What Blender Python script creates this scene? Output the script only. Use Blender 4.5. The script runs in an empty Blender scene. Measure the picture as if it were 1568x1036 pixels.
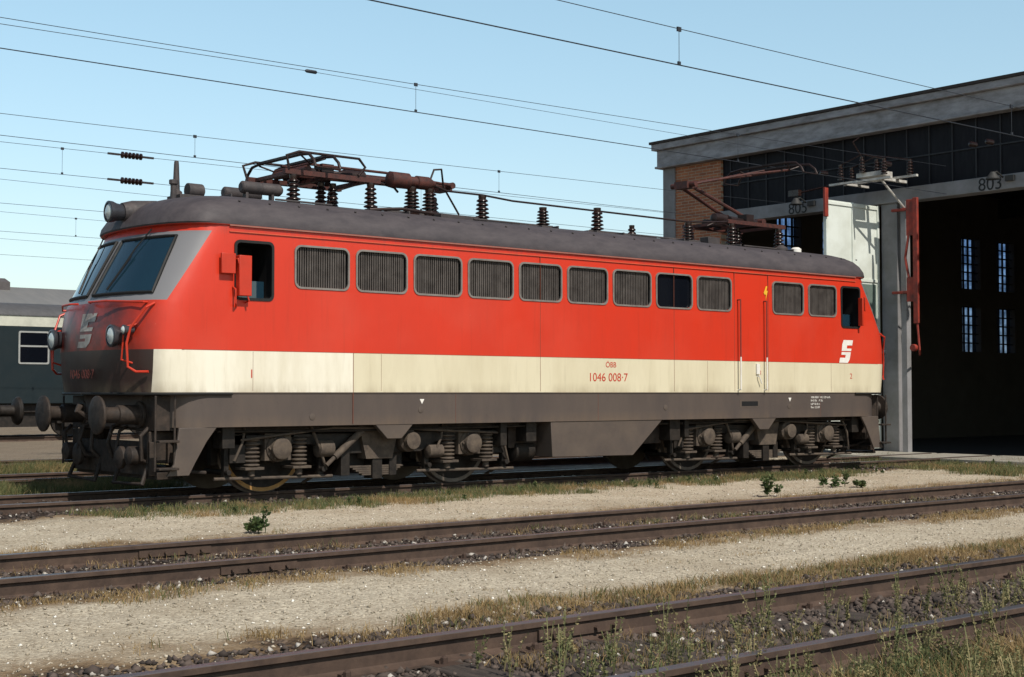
import bpy, math, random
import numpy as np
from mathutils import Vector, Matrix
random.seed(4); rng=np.random.default_rng(7)
S=bpy.context.scene
COL=S.collection
# ------------------------------------------------------------------ node helpers
class NT:
    def __init__(s,name):
        s.m=bpy.data.materials.new(name); s.m.use_nodes=True
        s.t=s.m.node_tree; s.b=s.t.nodes['Principled BSDF']
    def n(s,typ,**k):
        nd=s.t.nodes.new(typ)
        for a,v in k.items(): setattr(nd,a,v)
        return nd
    def put(s,sock,v):
        if isinstance(v,bpy.types.NodeSocket): s.t.links.new(v,sock)
        elif isinstance(v,(tuple,list)) and len(v)==3 and sock.type=='RGBA': sock.default_value=(*v,1)
        else: sock.default_value=v
    def math(s,op,a,b=0.0,c=None):
        nd=s.n('ShaderNodeMath',operation=op); s.put(nd.inputs[0],a); s.put(nd.inputs[1],b)
        if c is not None: s.put(nd.inputs[2],c)
        return nd.outputs[0]
    def mix(s,f,a,b,bt='MIX'):
        nd=s.n('ShaderNodeMix',data_type='RGBA',blend_type=bt); nd.clamp_factor=True
        s.put(nd.inputs[0],f); s.put(nd.inputs[6],a); s.put(nd.inputs[7],b); return nd.outputs[2]
    def noise(s,vec,scale,detail=5,rough=.6,out=0):
        nd=s.n('ShaderNodeTexNoise'); s.put(nd.inputs['Scale'],scale); nd.inputs['Detail'].default_value=detail
        nd.inputs['Roughness'].default_value=rough
        if vec is not None: s.t.links.new(vec,nd.inputs['Vector'])
        return nd.outputs[out]
    def voro(s,vec,scale,feature='F1',out='Distance'):
        nd=s.n('ShaderNodeTexVoronoi',feature=feature); nd.inputs['Scale'].default_value=scale
        if vec is not None: s.t.links.new(vec,nd.inputs['Vector'])
        return nd.outputs[out]
    def mr(s,v,a,b,c=0.0,d=1.0,smooth=False):
        nd=s.n('ShaderNodeMapRange'); 
        if smooth: nd.interpolation_type='SMOOTHSTEP'
        s.put(nd.inputs[0],v)
        for i,q in enumerate((a,b,c,d)): s.put(nd.inputs[i+1],q)
        return nd.outputs[0]
    def obj(s): return s.n('ShaderNodeTexCoord').outputs['Object']
    def scalev(s,vec,sc):
        nd=s.n('ShaderNodeVectorMath',operation='MULTIPLY'); s.t.links.new(vec,nd.inputs[0]); nd.inputs[1].default_value=sc
        return nd.outputs[0]
    def xyz(s,vec):
        nd=s.n('ShaderNodeSeparateXYZ'); s.t.links.new(vec,nd.inputs[0]); return nd.outputs
    def bump(s,h,strength=.3,dist=.01):
        nd=s.n('ShaderNodeBump'); nd.inputs['Strength'].default_value=strength; nd.inputs['Distance'].default_value=dist
        s.t.links.new(h,nd.inputs['Height']); s.t.links.new(nd.outputs[0],s.b.inputs['Normal'])
    def set(s,**k):
        for a,v in k.items(): s.put(s.b.inputs[a.replace('_',' ')],v)

def mk(name,c,rough=.6,metal=0.,c2=None,scale=4,amt=.5,bump=0,bscale=40,spec=.4,stretch=(1,1,1)):
    q=NT(name); v=q.scalev(q.obj(),stretch)
    if c2 is None: c2=tuple(x*.55 for x in c)
    f=q.mr(q.noise(v,scale,6,.65),.35,.7,0,amt)
    q.set(Base_Color=q.mix(f,c,c2),Roughness=q.mr(q.noise(v,scale*2.3),.3,.7,max(.02,rough-.1),min(1,rough+.12)),Metallic=metal)
    q.b.inputs['Specular IOR Level'].default_value=spec
    if bump: q.bump(q.noise(v,bscale,4),bump,.01)
    return q.m
# ------------------------------------------------------------------ mesh builder
class B:
    def __init__(s): s.v=[]; s.f=[]; s.mi=[]; s.cur=0
    def add(s,vs,fs):
        o=len(s.v); s.v+= [tuple(p) for p in vs]; s.f+=[tuple(i+o for i in f) for f in fs]; s.mi+=[s.cur]*len(fs)
    def box(s,x0,x1,y0,y1,z0,z1,M=None):
        vs=[Vector((x,y,z)) for x in(x0,x1) for y in(y0,y1) for z in(z0,z1)]
        if M is not None: vs=[M@p for p in vs]
        s.add(vs,[(0,1,3,2),(4,6,7,5),(0,4,5,1),(2,3,7,6),(0,2,6,4),(1,5,7,3)])
    def frame(s,d):
        d=Vector(d).normalized(); u=d.orthogonal().normalized(); return d,u,d.cross(u)
    def cyl(s,p0,p1,r,r2=None,seg=12):
        s.lathe(p0,Vector(p1)-Vector(p0),[(0,r),((Vector(p1)-Vector(p0)).length,r if r2 is None else r2)],seg)
    def lathe(s,o,d,prof,seg=14):
        o=Vector(o); d,u,w=s.frame(d); vs=[];fs=[]
        for t,r in prof:
            for i in range(seg):
                a=2*math.pi*i/seg; vs.append(o+d*t+(u*math.cos(a)+w*math.sin(a))*r)
        n=len(prof)
        for j in range(n-1):
            for i in range(seg):
                k=(i+1)%seg; fs.append((j*seg+i,j*seg+k,(j+1)*seg+k,(j+1)*seg+i))
        fs.append(tuple(range(seg-1,-1,-1))); fs.append(tuple(range((n-1)*seg,n*seg)))
        s.add(vs,fs)
    def tube(s,pts,r,seg=8):
        pts=[Vector(p) for p in pts]; vs=[];fs=[]; u=None
        for j,p in enumerate(pts):
            if j==0: d=pts[1]-p
            elif j==len(pts)-1: d=p-pts[j-1]
            else: d=(pts[j+1]-p).normalized()+(p-pts[j-1]).normalized()
            d=d.normalized()
            if u is None: u=d.orthogonal().normalized()
            u=(u-d*u.dot(d)).normalized(); w=d.cross(u)
            for i in range(seg):
                a=2*math.pi*i/seg; vs.append(p+(u*math.cos(a)+w*math.sin(a))*r)
        for j in range(len(pts)-1):
            for i in range(seg):
                k=(i+1)%seg; fs.append((j*seg+i,j*seg+k,(j+1)*seg+k,(j+1)*seg+i))
        fs.append(tuple(range(seg-1,-1,-1))); fs.append(tuple(range((len(pts)-1)*seg,len(pts)*seg)))
        s.add(vs,fs)
    def prism(s,poly,a0,a1,ax='y'):
        n=len(poly)
        def P(p,a):
            if ax=='y': return (p[0],a,p[1])
            if ax=='x': return (a,p[0],p[1])
            return (p[0],p[1],a)
        vs=[P(p,a0) for p in poly]+[P(p,a1) for p in poly]
        fs=[tuple(range(n)),tuple(range(2*n-1,n-1,-1))]+[(i,i+n,(i+1)%n+n,(i+1)%n) for i in range(n)]
        s.add(vs,fs)
    def ring(s,outer,inner,a0,a1,ax='y'):
        n=len(outer)
        def P(p,a): return (p[0],a,p[1]) if ax=='y' else (a,p[0],p[1])
        vs=[P(p,a0) for p in outer]+[P(p,a0) for p in inner]+[P(p,a1) for p in outer]+[P(p,a1) for p in inner]
        fs=[]
        for i in range(n):
            k=(i+1)%n
            fs+=[(i,k,n+k,n+i),(2*n+i,3*n+i,3*n+k,2*n+k),(i,2*n+i,2*n+k,k),(n+i,n+k,3*n+k,3*n+i)]
        s.add(vs,fs)
    def insul(s,x,y,z,h,r=.075,n=5):
        prof=[(0,r*.9),(h*.08,r*.9),(h*.1,r*.5)]
        for i in range(n):
            t=.12+.76*i/n; q=.76/n
            rr=r*(1-.25*i/n)
            prof+=[(h*t,r*.5),(h*(t+q*.25),rr),(h*(t+q*.5),rr*.95),(h*(t+q*.8),r*.5)]
        prof+=[(h*.92,r*.55),(h,r*.55)]
        s.lathe((x,y,z),(0,0,1),prof,14)
    def make(s,name,mats,parent=None,smooth=35,bevel=0,recalc=True):
        me=bpy.data.meshes.new(name); me.from_pydata(s.v,[],s.f)
        if recalc:
            import bmesh
            bm=bmesh.new(); bm.from_mesh(me); bmesh.ops.recalc_face_normals(bm,faces=bm.faces); 
            bm.to_mesh(me); bm.free()
        if not isinstance(mats,(list,tuple)): mats=[mats]
        for m in mats: me.materials.append(m)
        me.polygons.foreach_set('material_index',s.mi)
        if smooth:
            me.polygons.foreach_set('use_smooth',[True]*len(me.polygons)); me.set_sharp_from_angle(angle=math.radians(smooth))
        me.update()
        o=bpy.data.objects.new(name,me); COL.objects.link(o)
        if parent: o.parent=parent
        if bevel:
            b=o.modifiers.new('bevel','BEVEL'); b.width=bevel; b.segments=2; b.limit_method='ANGLE'; b.angle_limit=math.radians(50)
            b.harden_normals=False
        return o
def empty(name,parent=None):
    o=bpy.data.objects.new(name,None); o.empty_display_size=.5; COL.objects.link(o)
    if parent:o.parent=parent
    return o
def npmesh(name,V,F,mat,parent=None):
    me=bpy.data.meshes.new(name); nv=len(V); nf,k=F.shape
    me.vertices.add(nv); me.vertices.foreach_set('co',V.astype(np.float32).ravel())
    me.loops.add(nf*k); me.loops.foreach_set('vertex_index',F.astype(np.int32).ravel())
    me.polygons.add(nf); me.polygons.foreach_set('loop_start',np.arange(0,nf*k,k,dtype=np.int32))
    me.materials.append(mat); me.update(calc_edges=True); me.validate()
    o=bpy.data.objects.new(name,me); COL.objects.link(o)
    if parent:o.parent=parent
    return o
def rrect(x0,x1,z0,z1,r,n=5):
    p=[]
    for cx,cz,a0 in((x1-r,z1-r,0),(x0+r,z1-r,90),(x0+r,z0+r,180),(x1-r,z0+r,270)):
        for i in range(n+1):
            a=math.radians(a0+90*i/n); p.append((cx+r*math.cos(a),cz+r*math.sin(a)))
    return p
def text(body,size,loc,rot,mat,parent,name,sx=1):
    c=bpy.data.curves.new(name,'FONT'); c.body=body; c.size=size; c.extrude=.001; c.materials.append(mat)
    o=bpy.data.objects.new(name,c); COL.objects.link(o); o.location=loc; o.rotation_euler=rot; o.scale=(sx,1,1)
    o.parent=parent; return o
# ------------------------------------------------------------------ materials
L=14.9
def body_material():
    q=NT('loco_body_paint'); o=q.obj(); X,Y,Z=q.xyz(o)
    xm=q.math('MINIMUM',X,q.math('SUBTRACT',L,X))
    gt=lambda a,b:q.math('GREATER_THAN',a,b); lt=lambda a,b:q.math('LESS_THAN',a,b)
    mul=lambda a,b:q.math('MULTIPLY',a,b)
    grey=(.066,.052,.047); red=(.55,.034,.013); roof=(.042,.036,.041)
    nz=q.noise(q.scalev(o,(1,1,.25)),2.2,6,.65)
    creamc=q.mix(q.mr(nz,.40,.75,.0,.55),q.mix(lt(X,2.84),(.60,.545,.40),(.72,.68,.575)),(.46,.40,.27))
    streak=q.noise(q.scalev(o,(9,9,.5)),1.6,5,.7)
    creamc=q.mix(q.mr(streak,.56,.8,0,.35),creamc,(.34,.29,.19))
    n2=q.noise(q.scalev(o,(1,1,.35)),1.3,6,.7)
    redc=q.mix(q.mr(n2,.3,.75,0,.6),red,(.42,.032,.015))
    redc=q.mix(q.mr(streak,.55,.8,0,.35),redc,(.28,.03,.015))
    # chalky fading near mid height
    redc=q.mix(mul(q.mr(q.noise(o,.7,4),.45,.7,0,.16),lt(Z,2.7)),redc,(.62,.12,.08))
    spots=q.mr(q.voro(o,5.5),.0,.04,.7,0); redc=q.mix(mul(spots,gt(q.noise(o,.9,2),.60)),redc,(.62,.25,.18))
    greyc=q.mix(q.mr(nz,.35,.7,0,.7),grey,(.098,.075,.062))
    greyc=q.mix(q.mr(q.noise(o,14,5,.7),.6,.75,0,.4),greyc,(.035,.025,.02))
    greyc=q.mix(mul(q.mr(Z,.9,1.06,.6,0),q.mr(nz,.35,.6)),greyc,(.12,.085,.06))
    roofc=q.mix(q.mr(q.noise(q.scalev(o,(1,2.5,2.5)),2.5,7,.75),.35,.7,0,.9),roof,(.080,.068,.072))
    c=greyc
    c=q.mix(gt(Z,1.345),c,creamc); c=q.mix(gt(Z,1.88),c,redc)
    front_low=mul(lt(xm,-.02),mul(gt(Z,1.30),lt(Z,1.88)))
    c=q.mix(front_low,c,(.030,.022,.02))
    edge=q.math('MULTIPLY_ADD',q.math('SUBTRACT',Z,2.50),.66,.13)
    fs=mul(lt(xm,edge),mul(gt(Z,2.50),lt(Z,3.405)))
    c=q.mix(fs,c,(.17,.17,.18))
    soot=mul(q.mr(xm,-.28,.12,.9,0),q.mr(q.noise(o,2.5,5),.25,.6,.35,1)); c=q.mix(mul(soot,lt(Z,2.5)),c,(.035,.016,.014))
    c=q.mix(gt(Z,3.50),c,roofc)
    grime=mul(q.mr(Z,3.49,3.36,.5,0),lt(Z,3.5)); c=q.mix(mul(grime,q.mr(streak,.3,.7)),c,(.12,.05,.04))
    grime2=mul(q.mr(Z,1.34,1.5,.5,0),mul(gt(Z,1.34),q.mr(nz,.4,.65))); c=q.mix(grime2,c,(.24,.19,.12))
    isroof=gt(Z,3.50)
    rg=q.math('ADD',q.mr(n2,.3,.7,.30,.46),mul(isroof,.28))
    rg=q.math('ADD',rg,mul(lt(Z,1.34),.25))
    q.set(Base_Color=c,Roughness=rg); q.b.inputs['Specular IOR Level'].default_value=.35
    h=q.noise(q.scalev(o,(1,1,1.2)),1.4,2,.4); q.bump(h,.25,.035)
    return q.m
M_body=body_material()
M_dark=mk('dark_interior',(.004,.004,.005),.8)
M_black=mk('black_rubber',(.010,.010,.010),.6)
M_red=mk('red_paint',(.48,.032,.012),.4,c2=(.30,.028,.012),scale=3)
M_dred=mk('red_lettering',(.48,.045,.02),.6)
M_white=mk('white_paint',(.72,.70,.66),.5,c2=(.5,.47,.42),scale=6)
M_dwhite=mk('sooty_white',(.42,.40,.37),.6,c2=(.16,.13,.12),scale=5,amt=.9)
M_yel=mk('yellow_paint',(.75,.42,.03),.5)
M_alu=mk('aluminium_trim',(.26,.24,.22),.5,.4,c2=(.12,.09,.08),scale=6)
M_under=mk('bogie_grime',(.050,.038,.031),.85,c2=(.125,.095,.070),scale=7,amt=.85,bump=.4,bscale=30)
M_under2=mk('underframe_oil_shade',(.010,.008,.007),.6,c2=(.032,.025,.020),scale=9,amt=.8,bump=.3,spec=.3)  # oily underframe tone, colour darkened further to deepen shade under the body
M_skirt=mk('skirt_paint',(.068,.053,.046),.65,c2=(.10,.076,.060),scale=2.5,amt=.8)
M_ins=mk('brown_insulator',(.022,.011,.009),.25)
M_pant=mk('pantograph_oxide_red',(.085,.024,.018),.6,c2=(.025,.014,.013),scale=12,amt=.95)
M_roofeq=mk('roof_equipment',(.034,.030,.032),.65,c2=(.075,.06,.058),scale=9,amt=.8)
M_louvre=mk('louvre_grille',(.090,.077,.070),.6,c2=(.035,.028,.025),scale=5,amt=.85)
M_lbox=mk('louvre_back',(.012,.010,.009),.8)
def glass(name,c,rough=.04,spec=.8):
    q=NT(name); q.set(Base_Color=c,Roughness=rough); q.b.inputs['Specular IOR Level'].default_value=spec
    q.b.inputs['IOR'].default_value=1.55
    return q.m
M_glass=glass('window_glass',(.010,.030,.048))
M_glassd=glass('dark_glass',(.004,.005,.008),.05,.25)
M_lens=glass('lamp_lens',(.45,.5,.5),.08)
M_tread=mk('wheel_tread',(.20,.17,.145),.45,.4,c2=(.10,.07,.05),scale=6)
M_tread1=mk('wheel_tread_rust',(.40,.22,.07),.5,.2,c2=(.2,.10,.04),scale=6)

# ------------------------------------------------------------------ LOCOMOTIVE
loco=empty('electric_locomotive')
prof=[(0,-.40),(.3,-.39),(.6,-.355),(.85,-.30),(1.05,-.235),(1.2,-.16),(1.31,-.085),(1.39,0.0),(1.45,.10),(1.485,.21),(1.5,.34)]
levels=[(.90,.33,1.49),(1.325,.33,1.49),(1.33,.06,1.5),(1.6,.02,1.5),(1.88,0,1.5),(2.15,.01,1.5),(2.40,.05,1.5),(2.50,.09,1.5),(2.75,.225,1.5),(3.0,.36,1.495),(3.25,.50,1.49),(3.41,.59,1.485),(3.49,.62,1.48),
 (3.495,.56,1.50),(3.52,.54,1.505),(3.60,.55,1.49),(3.70,.60,1.44),(3.79,.68,1.36),(3.865,.80,1.23),(3.92,.97,1.06),(3.96,1.2,.84),(3.985,1.5,.58),(3.995,1.9,.3)]
def foff(z):
    for (a,oa,_),(b,ob,_) in zip(levels,levels[1:]):
        if a<=z<=b: return oa+(ob-oa)*(z-a)/(b-a)
def fprof(y):
    y=abs(y)
    for (a,xa),(b,xb) in zip(prof,prof[1:]):
        if a<=y<=b: return xa+(xb-xa)*(y-a)/(b-a)
    return .34
def fx(z,y): return foff(z)+fprof(y)
b=B(); loops=[]
for z,off,hw in levels:
    k=hw/1.5; half=[(x,y*k) for y,x in prof]
    bowk=1.0 if z<3.5 else max(.4,1-(z-3.5)*.4)
    lf=[(off+(x*bowk),-y) for x,y in half]
    mids=[(xx,-1.5*k) for xx in np.linspace(off+.34+.3,L-off-.34-.3,12)]
    lr=[(L-x,y) for x,y in reversed(lf)]
    near=lf+mids+lr
    far=[(x,-y) for x,y in reversed(near[1:-1])]
    loops.append([(x,y,z) for x,y in near+far])
n=len(loops[0]); vs=[p for l in loops for p in l]; fs=[]
for j in range(len(loops)-1):
    for i in range(n):
        k=(i+1)%n; fs.append((j*n+i,j*n+k,(j+1)*n+k,(j+1)*n+i))
fs.append(tuple(range(n))[::-1]); fs.append(tuple(range((len(loops)-1)*n,len(loops)*n)))
b.add(vs,fs)
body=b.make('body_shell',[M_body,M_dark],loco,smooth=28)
wins=[(1.91+.967*i,1.91+.967*i+.86) for i in range(9)]+[(11.57,12.43),(12.56,13.37)]
cabs=[(1.04,1.58),(13.52,14.06)]
cut=B()
for (a,c) in wins:
    for s in(-1,1): cut.prism(rrect(a+.02,c-.02,2.74,3.28,.09),s*1.44,s*1.6)
for (a,c) in cabs:
    for s in(-1,1): cut.prism(rrect(a,c,2.55,3.29,.06),s*.95,s*1.6)
co=cut.make('cutter',M_dark,None,smooth=0)
md=body.modifiers.new('win','BOOLEAN'); md.object=co; md.operation='DIFFERENCE'; md.solver='EXACT'
dg=bpy.context.evaluated_depsgraph_get()
nm=bpy.data.meshes.new_from_object(body.evaluated_get(dg)); body.modifiers.clear(); body.data=nm
bpy.data.objects.remove(co)
nm.materials.clear(); nm.materials.append(M_body); nm.materials.append(M_dark)
for p in nm.polygons:
    c=p.center
    ins=2.5<c.z<3.3 and abs(c.y)<1.475 and .9<c.x<14.1
    p.material_index=1 if ins else 0
    p.use_smooth=True
nm.set_sharp_from_angle(angle=math.radians(28))
lv=B(); fr=B(); gl=B(); lb=B()
for wi,(a,c) in enumerate(wins):
    for s in(-1,1):
        fr.ring(rrect(a-.002,c+.002,2.718,3.302,.10),rrect(a+.024,c-.024,2.744,3.276,.08),s*1.488,s*1.512)
        if wi==7:
            gl.box(a+.02,c-.02,s*1.455,s*1.462,2.74,3.28)
        else:
            nl=22; w=(c-a-.06)/nl
            lb.box(a+.025,c-.025,s*1.443,s*1.446,2.745,3.275)
            for i in range(nl):
                x=a+.03+w*i
                lv.box(x,x+w*random.uniform(.42,.62),s*1.449,s*1.472,2.745,3.275)
lv.make('louvre_slats',M_louvre,loco,smooth=0); lb.make('louvre_backing',M_lbox,loco,smooth=0)
fr.make('window_frames',M_alu,loco); gl.make('engine_room_window',M_glassd,loco,smooth=0)
b=B()
for a,c in cabs:
    for s in(-1,1): b.ring(rrect(a-.02,c+.02,2.53,3.31,.08),rrect(a+.015,c-.015,2.565,3.275,.05),s*1.488,s*1.511)
b.make('cab_window_frames',M_black,loco)
g=B()
for a,c in cabs:
    for s in(-1,1): g.box(a+.02,c-.02,s*1.30,s*1.306,2.55,2.80)
g.make('cab_side_glass',M_glass,loco,smooth=0)
b=B()
for m in(0,1):
    T=lambda x:x if m==0 else L-x
    for s in(-1,1):
        xa,xb=sorted((T(1.03),T(1.21))) if m==0 else (13.99,14.04); b.box(xa,xb,s*1.57-.05,s*1.57+.05,2.58,3.10)
        xa,xb=sorted((T(.80),T(1.0))) if m==0 else (14.12,14.16); b.box(xa,xb,s*1.56-.02,s*1.56+.02,2.86,3.12)
        if m==0:
            b.tube([(T(1.0),s*1.5,2.70),(T(1.0),s*1.58,2.66),(T(1.0),s*1.58,2.48),(T(1.05),s*1.5,2.44)],.012)
            b.tube([(T(1.02),s*1.5,3.05),(T(1.02),s*1.6,3.05),(T(1.18),s*1.6,2.52),(T(1.18),s*1.5,2.5)],.012)
b.make('mirrors',M_red,loco,bevel=.012)
b=B()
for s in(-1,1): b.box(.95,L-.95,s*1.502-.008,s*1.502+.008,3.480,3.497)
b.make('gutter',mk('gutter_dirty',(.30,.12,.09),.6),loco)
b=B()
for s in(-1,1): b.box(.95,L-.95,s*1.498-.006,s*1.498+.006,3.405,3.413)
b.make('gutter_bead',mk('bead_red',(.62,.12,.06),.5),loco)
b=B()
b.box(2.836,2.844,-1.5025,-1.49,.92,1.88)
for x in (6.2,9.1,10.58,11.46): b.box(x-.003,x+.003,-1.5022,-1.49,1.36,3.40)
b.box(10.583,11.457,-1.5022,-1.49,3.40,3.406)
for x in (4.6,7.4,12.9): b.box(x-.002,x+.002,-1.4925,-1.48,.91,1.32)
for x in (1.3,3.3,9.9,13.2): b.box(x-.002,x+.002,-1.5018,-1.49,1.36,1.87)
b.box(.3,14.6,-1.502,-1.49,1.878,1.882)
b.make('panel_seams',mk('seam_dark',(.16,.05,.03),.8),loco,smooth=0)
b=B()
for m in(0,1):
    T=lambda x:x if m==0 else L-x
    for s in (-1,1):
        pts=[(T(fx(1.34,y)-.015),s*(y+.01),1.325) for y in np.linspace(0,1.485,12)]+[(T(.5),s*1.512,1.325),(T(1.0),s*1.512,1.325)]
        b.tube(pts,.018,6)
b.make('cab_drip_lip',M_black,loco)
b=B()
for x in (10.66,11.34):
    b.cur=0; b.tube([(x,-1.5,2.93),(x,-1.57,2.93),(x,-1.57,1.95)],.014)
    b.cur=1; b.tube([(x,-1.57,1.95),(x,-1.57,1.40),(x,-1.5,1.38)],.014)
b.cur=1; b.box(11.12,11.20,-1.53,-1.5,1.66,1.84); b.tube([(11.16,-1.5,1.62),(11.16,-1.55,1.62),(11.22,-1.55,1.50)],.011)
b.make('door_handrails',[mk('rail_darkred',(.20,.03,.02),.5),M_white],loco)
gl=B(); rb=B(); wip=B()
for m in(0,1):
    T=lambda x:x if m==0 else L-x
    for s in(-1,1):
        ys=np.linspace(.09,1.26,9); zs=np.linspace(2.60,3.34,7)
        def q_(y,z,d=.0): return (T(fx(z,y)-d),s*y,z)
        def yy(y,z): return y if y<1.0 else y-(z-2.6)*.10
        vs=[q_(yy(y,z),z,.012) for z in zs for y in ys]; nn=len(ys)
        gl.add(vs,[(j*nn+i,j*nn+i+1,(j+1)*nn+i+1,(j+1)*nn+i) for j in range(len(zs)-1) for i in range(nn-1)])
        loop=[q_(yy(y,zs[0]),zs[0],.016) for y in ys]+[q_(yy(ys[-1],z),z,.016) for z in zs[1:]]+[q_(yy(y,zs[-1]),zs[-1],.016) for y in ys[-2::-1]]+[q_(ys[0],z,.016) for z in zs[-2::-1]]
        rb.tube(loop,.022,6)
        wip.tube([q_(.75,3.45,.05),q_(.62,3.2,.05),q_(.5,2.8,.04)],.010,6); wip.tube([q_(.62,3.1,.05),q_(.44,2.66,.035)],.014,6)
gl.make('windscreens',M_glass,loco,smooth=40); rb.make('windscreen_seals',M_black,loco); wip.make('wipers',M_black,loco)
b=B()
for m in(0,1):
    T=lambda x:x if m==0 else L-x
    for s in(-1,1):
        b.tube([(T(fx(2.46,1.25)),s*1.25,2.47),(T(fx(2.46,1.25)-.07),s*1.27,2.47),(T(fx(2.4,.7)-.07),s*.7,2.5),(T(fx(2.4,.3)-.07),s*.3,2.5),(T(fx(2.4,.2)),s*.2,2.5)],.014)
        b.tube([(T(.0),s*1.34,2.46),(T(-.12),s*1.36,2.40),(T(-.26),s*1.22,2.15),(T(-.30),s*1.2,1.95),(T(-.28),s*1.2,1.66),(T(-.2),s*1.26,1.6),(T(-.08),s*1.36,1.6)],.017)
        b.tube([(T(-.12),s*1.2,2.2),(T(-.30),s*1.12,2.16),(T(-.32),s*1.1,1.75),(T(-.15),s*1.12,1.7)],.014)
b.make('front_handrails',M_red,loco)
hl=B(); ln=B(); 
def lamp(x,y,z,m,r=.12,len_=.2):
    d=(-1 if m==0 else 1)
    hl.lathe((x-d*len_*.6,y,z),(d,0,0),[(0,r*.75),(len_*.7,r*.95),(len_*.9,r*1.12),(len_*1.12,r*1.15),(len_*1.15,r*.95),(len_*1.1,r*.9)],20)
    ln.lathe((x+d*len_*.46,y,z),(d,0,0),[(0,r*.93),(.015,r*.8),(.03,r*.45),(.035,.01)],20)
for m in(0,1):
    T=lambda x:x if m==0 else L-x
    for s in(-1,1):
        lamp(T(-.30),s*.95,2.05,m,.125); lamp(T(-.27),s*1.17,2.12,m,.055,.12)
    lamp(T(.10),0,3.73,m,.125,.26)
hl.make('headlamp_housings',mk('lamp_housing',(.07,.07,.08),.35,.5),loco); ln.make('headlamp_lenses',M_lens,loco)
b=B()
for m in(0,1):
    T=lambda x:x if m==0 else L-x
    b.lathe((T(.16),0,3.73),(1 if m==0 else -1,0,0.08),[(0,.13),(.15,.16),(.5,.16),(.9,.10)],16)
b.make('lamp_fairing',M_roofeq,loco)
def logo(u0,v0,h,fn,bb):
    k=h/10.
    top=[(2.4,10),(9,10),(8.4,7.7),(4.9,7.7),(4.5,6.3),(7.9,6.3),(7.6,5.2),(1.0,5.2),(1.4,8.0)]
    bot=[(1.0,4.7),(7.4,4.7),(6.6,1.6),(5.2,0),(-.8,0),(-.2,2.2),(3.4,2.2),(3.8,3.5),(.7,3.5)]
    for P in(top,bot):
        vs=[fn(u0+p[0]*k,v0+p[1]*k) for p in P]; bb.add(vs,[tuple(range(len(P)))])
b=B()
logo(13.47,1.89,.42,lambda u,v:(u,-1.504,v),b)
logo(1.0,1.89,.42,lambda u,v:(u,1.504,v),b)
b.make('operator_logo',M_white,loco,smooth=0,recalc=False)
b=B()
for m in(0,1):
    def ff(u,v): return (fx(v,u)-.006 if m==0 else L-fx(v,u)+.006,u*(1 if m==0 else -1),v)
    for P in([(.05,2.36),(-.36,2.36),(-.33,2.25),(-.16,2.25),(-.14,2.18),(-.31,2.18),(-.29,2.13),(.05,2.13)],[(.05,2.09),(-.29,2.09),(-.24,1.98),(-.14,1.92),(.13,1.92),(.09,2.0),(-.10,2.0),(-.11,2.04),(.05,2.04)]):
        P=[(u-.05,v) for u,v in P]
        b.add([ff(u,v) for u,v in P],[tuple(range(len(P)))])
b.make('front_logo',M_dwhite,loco,smooth=0,recalc=False)
b=B(); P=[(11.34,3.08),(11.40,3.20),(11.44,3.20),(11.41,3.12),(11.45,3.12),(11.385,2.94),(11.40,3.05),(11.36,3.05)]
b.add([(x,-1.504,z) for x,z in P],[tuple(range(len(P)))]); b.make('lightning_sign',M_yel,loco,smooth=0,recalc=False)
R90=(math.pi/2,0,0)
text('1046 008·7',.185,(7.18,-1.503,1.52),R90,M_dred,loco,'number_lettering',1.02)
text('ÖBB',.12,(7.55,-1.503,1.74),R90,M_dred,loco,'owner_lettering')
text('1',.16,(1.24,-1.503,1.53),R90,M_dred,loco,'end_number')
text('2',.14,(13.75,-1.503,1.60),R90,M_dred,loco,'end_number_rear')
text('2',.09,(11.22,-1.503,1.66),R90,M_dred,loco,'door_number')
for i,tx in enumerate(['1046 008-7  HG 130 km/h','R+E 93t    P 76t','LüP 16,16 m','Rev. 12.5.87']):
    text(tx,.052,(12.62,-1.493,1.24-.06*i),R90,M_white,loco,'data_panel_%d'%i)
text('1046 008·7',.17,(fx(1.6,.3)-.04,.30,1.52),(math.pi/2,0,-math.pi/2),mk('sooty_red',(.16,.03,.02),.7),loco,'front_number')
b=B()
for x in(3.96,12.0):
    b.add([(x,-1.4935,1.25),(x+.08,-1.4935,1.25),(x+.04,-1.4935,1.18)],[(0,1,2)])
b.make('lift_marks',M_white,loco,smooth=0,recalc=False)
b=B()
for x in(3.98,12.02,2.2,8.9): b.lathe((x,-1.485,1.02 if x<3 else 1.10),(0,-1,0),[(0,.045),(.012,.045),(.016,.02)],12)
b.box(10.72,11.22,-1.4935,-1.48,1.08,1.22)
b.make('skirt_fittings',M_skirt,loco)
b=B(); b.box(10.76,11.18,-1.496,-1.485,1.11,1.19); b.make('step_opening',M_dark,loco)
b=B()
b.prism([(6.43,.90),(6.46,.36),(8.17,.34),(8.84,.90)],-1.478,1.478)
for m in(0,1):
    T=lambda x:x if m==0 else L-x
    for s in(-1,1):
        P=[(T(.28),.9),(T(.80),.9),(T(.66),.72),(T(.50),.45),(T(.42),.30),(T(.12),.30),(T(.22),.45)]
        b.prism(P,s*1.485,s*1.44)
        P=[(T(3.22),.9),(T(3.86),.9),(T(3.66),.70),(T(3.42),.70)]
        b.prism(P,s*1.482,s*1.40)
b.make('equipment_skirts',M_skirt,loco,bevel=.008)
b=B()
b.box(.4,L-.4,-1.2,1.2,.84,.92); b.box(5.9,9.2,-1.1,1.1,.5,.85)
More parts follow.
